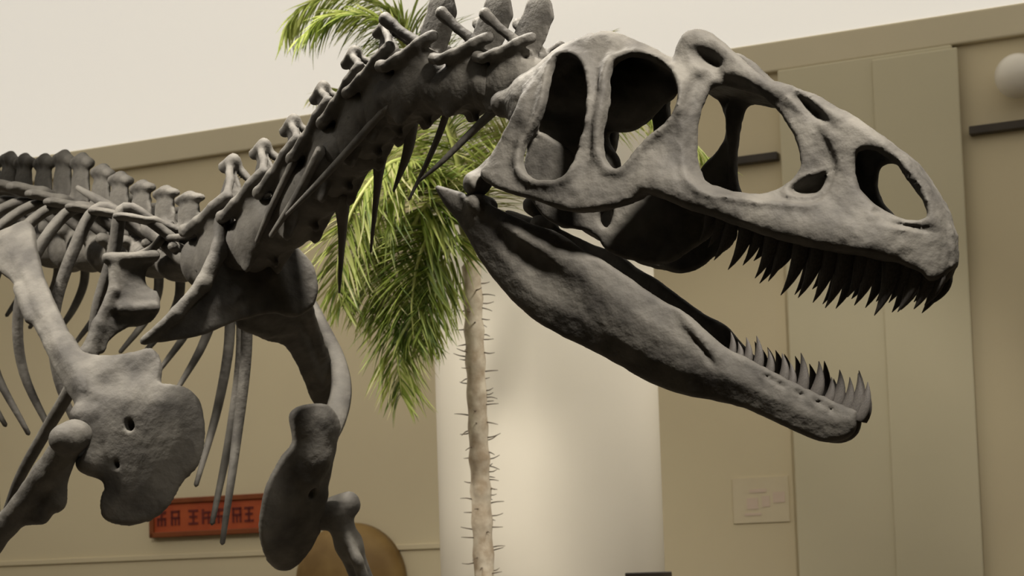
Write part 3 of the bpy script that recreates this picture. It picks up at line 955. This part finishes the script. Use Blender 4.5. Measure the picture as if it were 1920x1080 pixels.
def fr_extra(g, f):
    g.chain([f(212, 490, -.01), f(214, 545, -.015), f(185, 610, -.012), f(165, 662, -.01), f(120, 745, 0)], [.014, .014, .016, .02, .016], .012)
    g.chain([f(225, 580, -.015), f(290, 578, -.01)], [.014, .012], .014)
    g.ellipsoid(f(258, 528, -.022), (.04, .045, .02), .012, cut=True)
    g.ellipsoid(f(285, 520, -.02), (.03, .05, .03), .012, cut=True)
    g.chain([f(200, 486, -.012), f(290, 480, -.012)], [.014, .013], .012)
plate('rib_plate', FR, [(250, 500, 4.62), (300, 500, 4.64), (180, 650, 4.58)], .008, .18, .006, 0, fr_extra)
P = [(150, 690, 4.60), (125, 742, 4.62), (88, 805, 4.66), (40, 890, 4.72), (10, 960, 4.78)]
me, m = sweep('rib', [pix(*q) for q in P], [.018, .017, .016, .014, .008], .01, RT)
link('rib', me, M_BONE, SK, m)
# dark bones hanging inside the chest on the far side
INN = [(462, 560), (520, 520), (552, 498), (574, 540), (592, 600), (616, 660), (630, 705), (618, 752), (588, 756), (566, 706), (535, 650), (490, 634), (444, 606)]
def inn_extra(g, f):
    g.chain([f(556, 510, -.01), f(576, 580, -.008), f(604, 660, -.005)], [.016, .014, .012], .01)
    g.chain([f(530, 560, -.004), f(566, 640, -.006), f(600, 720, -.004)], [.012, .014, .012], .01)
    g.chain([f(450, 606, -.002), f(500, 620, -.006), f(545, 615, 0)], [.012, .014, .012], .01)
plate('rib_plate', INN, [(540, 560, 4.58), (600, 620, 4.74), (600, 740, 4.95)], .008, .15, .006, 0, inn_extra)

# --- arms
def arm(head, elbow, crest_dir, wrist, scale):
    hd, el, wr = pix(*head), pix(*elbow), pix(*wrist)
    y = nrm(el - hd)
    ln = np.linalg.norm(el - hd)
    z = nrm(crest_dir - y * np.dot(crest_dir, y))
    x = np.cross(y, z)
    g = Grid((-.12, -.07, -.14), (.12, ln + .08, .14), .006)
    g.chain([(0, 0, 0), (0, ln * .25, .005), (0, ln * .6, 0), (0, ln * .88, 0), (0, ln, 0)], [.036 * scale, .034 * scale, .028 * scale, .036 * scale, .034 * scale], .02)
    g.chain([(-.035 * scale, -.004, 0), (.04 * scale, .0, 0)], [.034 * scale, .036 * scale], .02)
    g.chain([(-.04 * scale, ln, 0), (.04 * scale, ln, 0)], [.036 * scale, .036 * scale], .02)
    g.chain([(0, .06, .02), (0, ln * .3, .065 * scale), (0, ln * .42, .055 * scale), (0, ln * .55, .015)], [.02, .022, .02, .014], .02, ((1, 0, 0), .6))
    g.rough(.0014, 60.)
    link('upper_arm_bone', g.mesh('upper_arm_bone'), M_BONE, SK, basis(hd, x, y, z))
    for k in (-1, 1):
        me, m = sweep('forearm_bone', [el + x * .03 * k, (el + wr) / 2 + x * .04 * k, wr + x * .025 * k], [.03, .02, .024], None, z)
        link('forearm_bone', me, M_BONE, SK, m)
    d = nrm(wr - el)
    for k in (-1, 0, 1):
        p = wr + x * .035 * k
        f1, f2, f3 = p + d * .13 + x * .02 * k, p + d * .22 + x * .03 * k, p + d * .29 + x * .03 * k - z * .05
        me, m = sweep('finger_bone', [p, f1, f2], [.018, .013, .012], None, z)
        link('finger_bone', me, M_BONE, SK, m)
        me, m = sweep('claw', [f2, f2 + d * .05, f3], [.014, .012, .002], None, z)
        link('claw', me, M_BONE, SK, m)
arm((138, 818, 4.42), (-70, 1090, 4.62), UP * -.6 + RT * .8 - FW * .2, (-20, 1400, 4.5), 1.0)
arm((630, 958, 4.78), (722, 1200, 4.95), RT * .2 - FW, (690, 1460, 4.7), 1.0)

# --- hips, hind legs and tail (beyond the left edge of the view)
hip = bpts[-1]
ax = nrm((bpts[-4] - bpts[-1]) * np.array([1, 1, 0]))
lf = np.cross([0, 0, 1.], ax)
zz = np.array([0, 0, 1.])
sac = hip - ax * .35
for i in range(4):
    p = hip - ax * (.15 + .13 * i)
    link('hip_vertebra', BACK_V, None, SK, basis(p, ax * .95, lf * .95, zz * .95))
for i in range(16):
    s = .92 * (1 - i / 20)
    p = hip - ax * (.70 + .135 * i) - zz * (.012 * i)
    link('tail_vertebra', BACK_V, None, SK, basis(p, ax * .95 * max(s, .5), lf * s * .8, zz * s * .8))
for sgn in (-1, 1):
    c = sac + lf * .15 * sgn + zz * .1
    me, m = sweep('hip_blade', [c + ax * .42 - zz * .02, c + ax * .2 + zz * .06, c, c - ax * .25 + zz * .06, c - ax * .42], [.09, .17, .19, .15, .06], .025, zz)
    link('hip_blade', me, M_BONE, SK, m)
    hj = sac + lf * .2 * sgn - zz * .1
    fz = hj[2]
    st_ = .04 * sgn
    kn = hj + ax * (-.27 + st_) + lf * .08 * sgn - zz * (fz - PLINTH) * .40
    an = kn - ax * .24 - zz * (fz - PLINTH) * .38
    ft = np.array([an[0], an[1], PLINTH + .05]) + ax * .16
    for nm, a, b, r in (('thigh_bone', hj, kn, [.07, .05, .07]), ('shin_bone', kn, an, [.07, .045, .055]), ('foot_bone', an, ft, [.055, .045, .05])):
        me, m = sweep(nm, [a, (a + b) / 2 + ax * .02, b], r, None, ax)
        link(nm, me, M_BONE, SK, m)
    for k in (-1, 0, 1):
        d = nrm(ax + lf * .45 * k)
        base = ft * np.array([1, 1, 0]) + zz * (PLINTH + .035)
        me, m = sweep('toe_bone', [base + lf * .03 * k, base + lf * .03 * k + d * .15, base + lf * .03 * k + d * .3 - zz * .015], [.035, .026, .012], None, zz)
        link('toe_bone', me, M_BONE, SK, m)

# ------------------------------------------------------------------ palm
PD = 6.2
tb, tt_ = pix(908, 1080, PD), pix(884, 500, PD)
foot = tb + (tb - tt_) * (tb[2] - .492) / (tt_[2] - tb[2])
PALM = thing('palm_tree', (foot[0], foot[1], .462), 'slender palm with drooping green fronds and bristly trunk before the white column', 'palm')
POT = link('plant_pot', lathe_mesh('plant_pot', [(.17, 0), (.2, .03), (.25, .4), (.27, .41), (.27, .46), (.24, .46), (.235, .42)], 40), M_POT, None, Matrix.Translation(Vector((foot[0], foot[1], 0))))
tag(POT, 'brown clay pot holding the slender palm', 'pot')
link('soil', lathe_mesh('soil', [(.232, .40), (.228, .458)], 32), M_SOIL, POT, Matrix.Translation(Vector((foot[0], foot[1], 0))))
tv = []
N = 60
P = np.array([foot + (tt_ - foot) * i / N for i in range(N + 1)])
rr = [.036 + .002 * ((i * 7) % 5) / 5 + (.0045 if i % 3 == 0 else 0) - .006 * i / N for i in range(N + 1)]
me, m = sweep('trunk', P, rr, None, (1, 0, 0), 14, 2)
TRUNK = link('trunk', me, M_TRUNK, PALM, m)
for i in range(120):
    t = .30 + .69 * i / 120
    c = foot + (tt_ - foot) * t
    a = random.uniform(0, 2 * math.pi) if i % 3 else random.choice((0, math.pi)) + random.uniform(-.3, .3)
    d = np.array([math.cos(a), math.sin(a), random.uniform(-.3, .25)])
    L = random.uniform(.02, .05)
    me, m = sweep('bristle', [c + d * .025, c + d * (.03 + L * .5), c + d * (.03 + L) + np.array([0, 0, random.uniform(-.008, .008)])], [.0028, .002, .001], None, (0, 0, 1), 5, 2)
    link('bristle', me, M_SPINE, TRUNK, m)

def leaflet_mesh(name, droop, material):
    V, Fs, n = [], [], 6
    for i in range(n):
        t = i / (n - 1)
        w = .5 * (math.sin(math.pi * (.12 + .88 * t) ** .8) if t < 1 else 0.02) + .03
        y, z = t, -droop * t * t
        V += [(-w, y, z + .006 * w), (0, y, z - .012 * w), (w, y, z + .006 * w)]
    for i in range(n - 1):
        for k in range(2):
            a = i * 3 + k
            Fs.append((a, a + 1, a + 4, a + 3))
    me = mesh_py(name, V, Fs, True)
    me.materials.append(material)
    return me
LMESH = [[leaflet_mesh('leaflet', d, m) for m in LEAFS] for d in (.15, .4)]
FRONDS = [  # control points (px, py, depth), leaflet length, count per side, gravity, palette, individual
    ([(884, 490, 6.2), (858, 400, 6.12), (800, 385, 6.02), (757, 480, 5.95), (742, 610, 5.92), (752, 740, 5.92)], .22, 44, .55, (0, 1, 3, 0, 1, 2), True),
    ([(884, 490, 6.2), (845, 350, 6.1), (750, 300, 5.95), (668, 380, 5.85), (632, 500, 5.82), (640, 575, 5.82)], .21, 40, .6, (0, 1, 3, 0, 1, 2), True),
    ([(884, 490, 6.2), (850, 250, 6.2), (760, 50, 6.15), (660, -8, 6.1), (575, 10, 6.1), (535, 55, 6.1)], .22, 46, .7, (0, 1, 1, 0), True),
    ([(884, 490, 6.2), (905, 330, 6.35), (990, 180, 6.5), (1070, 120, 6.6), (1130, 70, 6.7)], .16, 26, -.5, (2, 1), False),
    ([(884, 490, 6.2), (940, 290, 6.1), (1090, 215, 6.0), (1230, 220, 5.9), (1320, 290, 5.85), (1345, 350, 5.85)], .18, 34, .5, (1, 1, 2, 0), False),
    ([(884, 490, 6.2), (830, 320, 6.3), (730, 215, 6.35), (640, 170, 6.4), (590, 180, 6.4)], .16, 30, .4, (2, 1), False),
    ([(884, 490, 6.2), (905, 400, 6.25), (925, 310, 6.3), (950, 240, 6.3)], .15, 20, .2, (2, 2, 1), False),
    ([(884, 490, 6.2), (862, 445, 6.05), (838, 480, 5.98), (812, 570, 5.95), (800, 650, 5.95)], .17, 20, .6, (3, 0, 1), True),
    ([(884, 490, 6.2), (850, 380, 6.3), (790, 290, 6.35), (720, 290, 6.35), (690, 350, 6.35)], .18, 26, .5, (1, 2), False),
    ([(884, 490, 6.2), (845, 260, 6.1), (750, 75, 6.0), (680, 28, 5.98), (615, 30, 5.98), (562, 72, 5.98)], .20, 36, .6, (0, 1, 0, 1, 3), False),
    ([(884, 490, 6.2), (866, 420, 6.1), (835, 400, 6.0), (790, 470, 5.94), (772, 560, 5.92), (775, 640, 5.92)], .21, 34, .4, (0, 3, 1), False),
    ([(884, 490, 6.2), (850, 370, 6.1), (790, 330, 6.0), (715, 400, 5.92), (690, 500, 5.9), (700, 600, 5.9)], .21, 34, .4, (0, 1, 3, 2), False),
]
down = np.array([0, 0, -1.0])
for pts, L, cnt, grav, pal, indiv in FRONDS:
    W3 = np.array([pix(*p) for p in pts])
    r = np.linspace(.013, .003, len(W3))
    me, m = sweep('frond', W3, r, None, (0, 0, 1), 6, 6)
    fr = link('frond', me, M_RACHIS, PALM, m)
    C = crom(W3, 20)
    seg = np.concatenate([[0], np.cumsum(np.linalg.norm(np.diff(C, axis=0), axis=1))])
    SV, SF, SMi = [], [], []
    for i in range(cnt * 4):
        extra = i >= cnt
        u = .2 + .8 * ((i % cnt) + (.5 if not extra else random.random())) / cnt
        c = np.array([np.interp(u * seg[-1], seg, C[:, j]) for j in range(3)])
        c2 = np.array([np.interp(min(u + .03, 1.0) * seg[-1], seg, C[:, j]) for j in range(3)])
        c1 = np.array([np.interp((u - .03) * seg[-1], seg, C[:, j]) for j in range(3)])
        T = nrm(c2 - c1)
        up = np.array([0, 0, 1.0]) if abs(T[2]) < .8 else nrm(np.array([.5, -.86, .2]))
        S = nrm(np.cross(T, up))
        for sg_ in (-1, 1):
            l = L * (.65 + .5 * math.sin(math.pi * min(1, .25 + .75 * u))) * random.uniform(.8, 1.15)
            if u > .93:
                l *= .7
            d = nrm(T * (.65 + .45 * u ** 3) + S * sg_ * random.uniform(.75, 1.35) + down * grav * random.uniform(.2, .75))
            x = nrm(np.cross(d, nrm(down + S * .3 * sg_ + rng.normal(0, .25, 3))))
            z = np.cross(x, d)
            if z[2] < 0:
                x, z = -x, -z
            w = random.uniform(.0065, .0105)
            M = basis(c, x * w, d * l, z * l)
            lm = LMESH[random.random() < .5][random.choice(pal)]
            if indiv and not extra:
                link('leaflet', lm, None, fr, M)
            else:
                Mn = np.array(M)
                b = len(SV)
                mi = pal.index(LEAFS.index(lm.materials[0])) if LEAFS.index(lm.materials[0]) in pal else 0
                for v in lm.vertices:
                    SV.append((Mn @ np.array([*v.co, 1.0]))[:3])
                for p in lm.polygons:
                    SF.append(tuple(b + k for k in p.vertices))
                    SMi.append(LEAFS.index(lm.materials[0]))
    if SV:
        o = np.array(SV[0])
        me = mesh_py('leaflets', np.array(SV) - o, SF, True)
        for mm in LEAFS:
            me.materials.append(mm)
        me.polygons.foreach_set('material_index', np.array(SMi, dtype=np.int32))
        lo_ = link('leaflets', me, None, fr, Matrix.Translation(Vector(o)))
        lo_['kind'] = 'stuff'
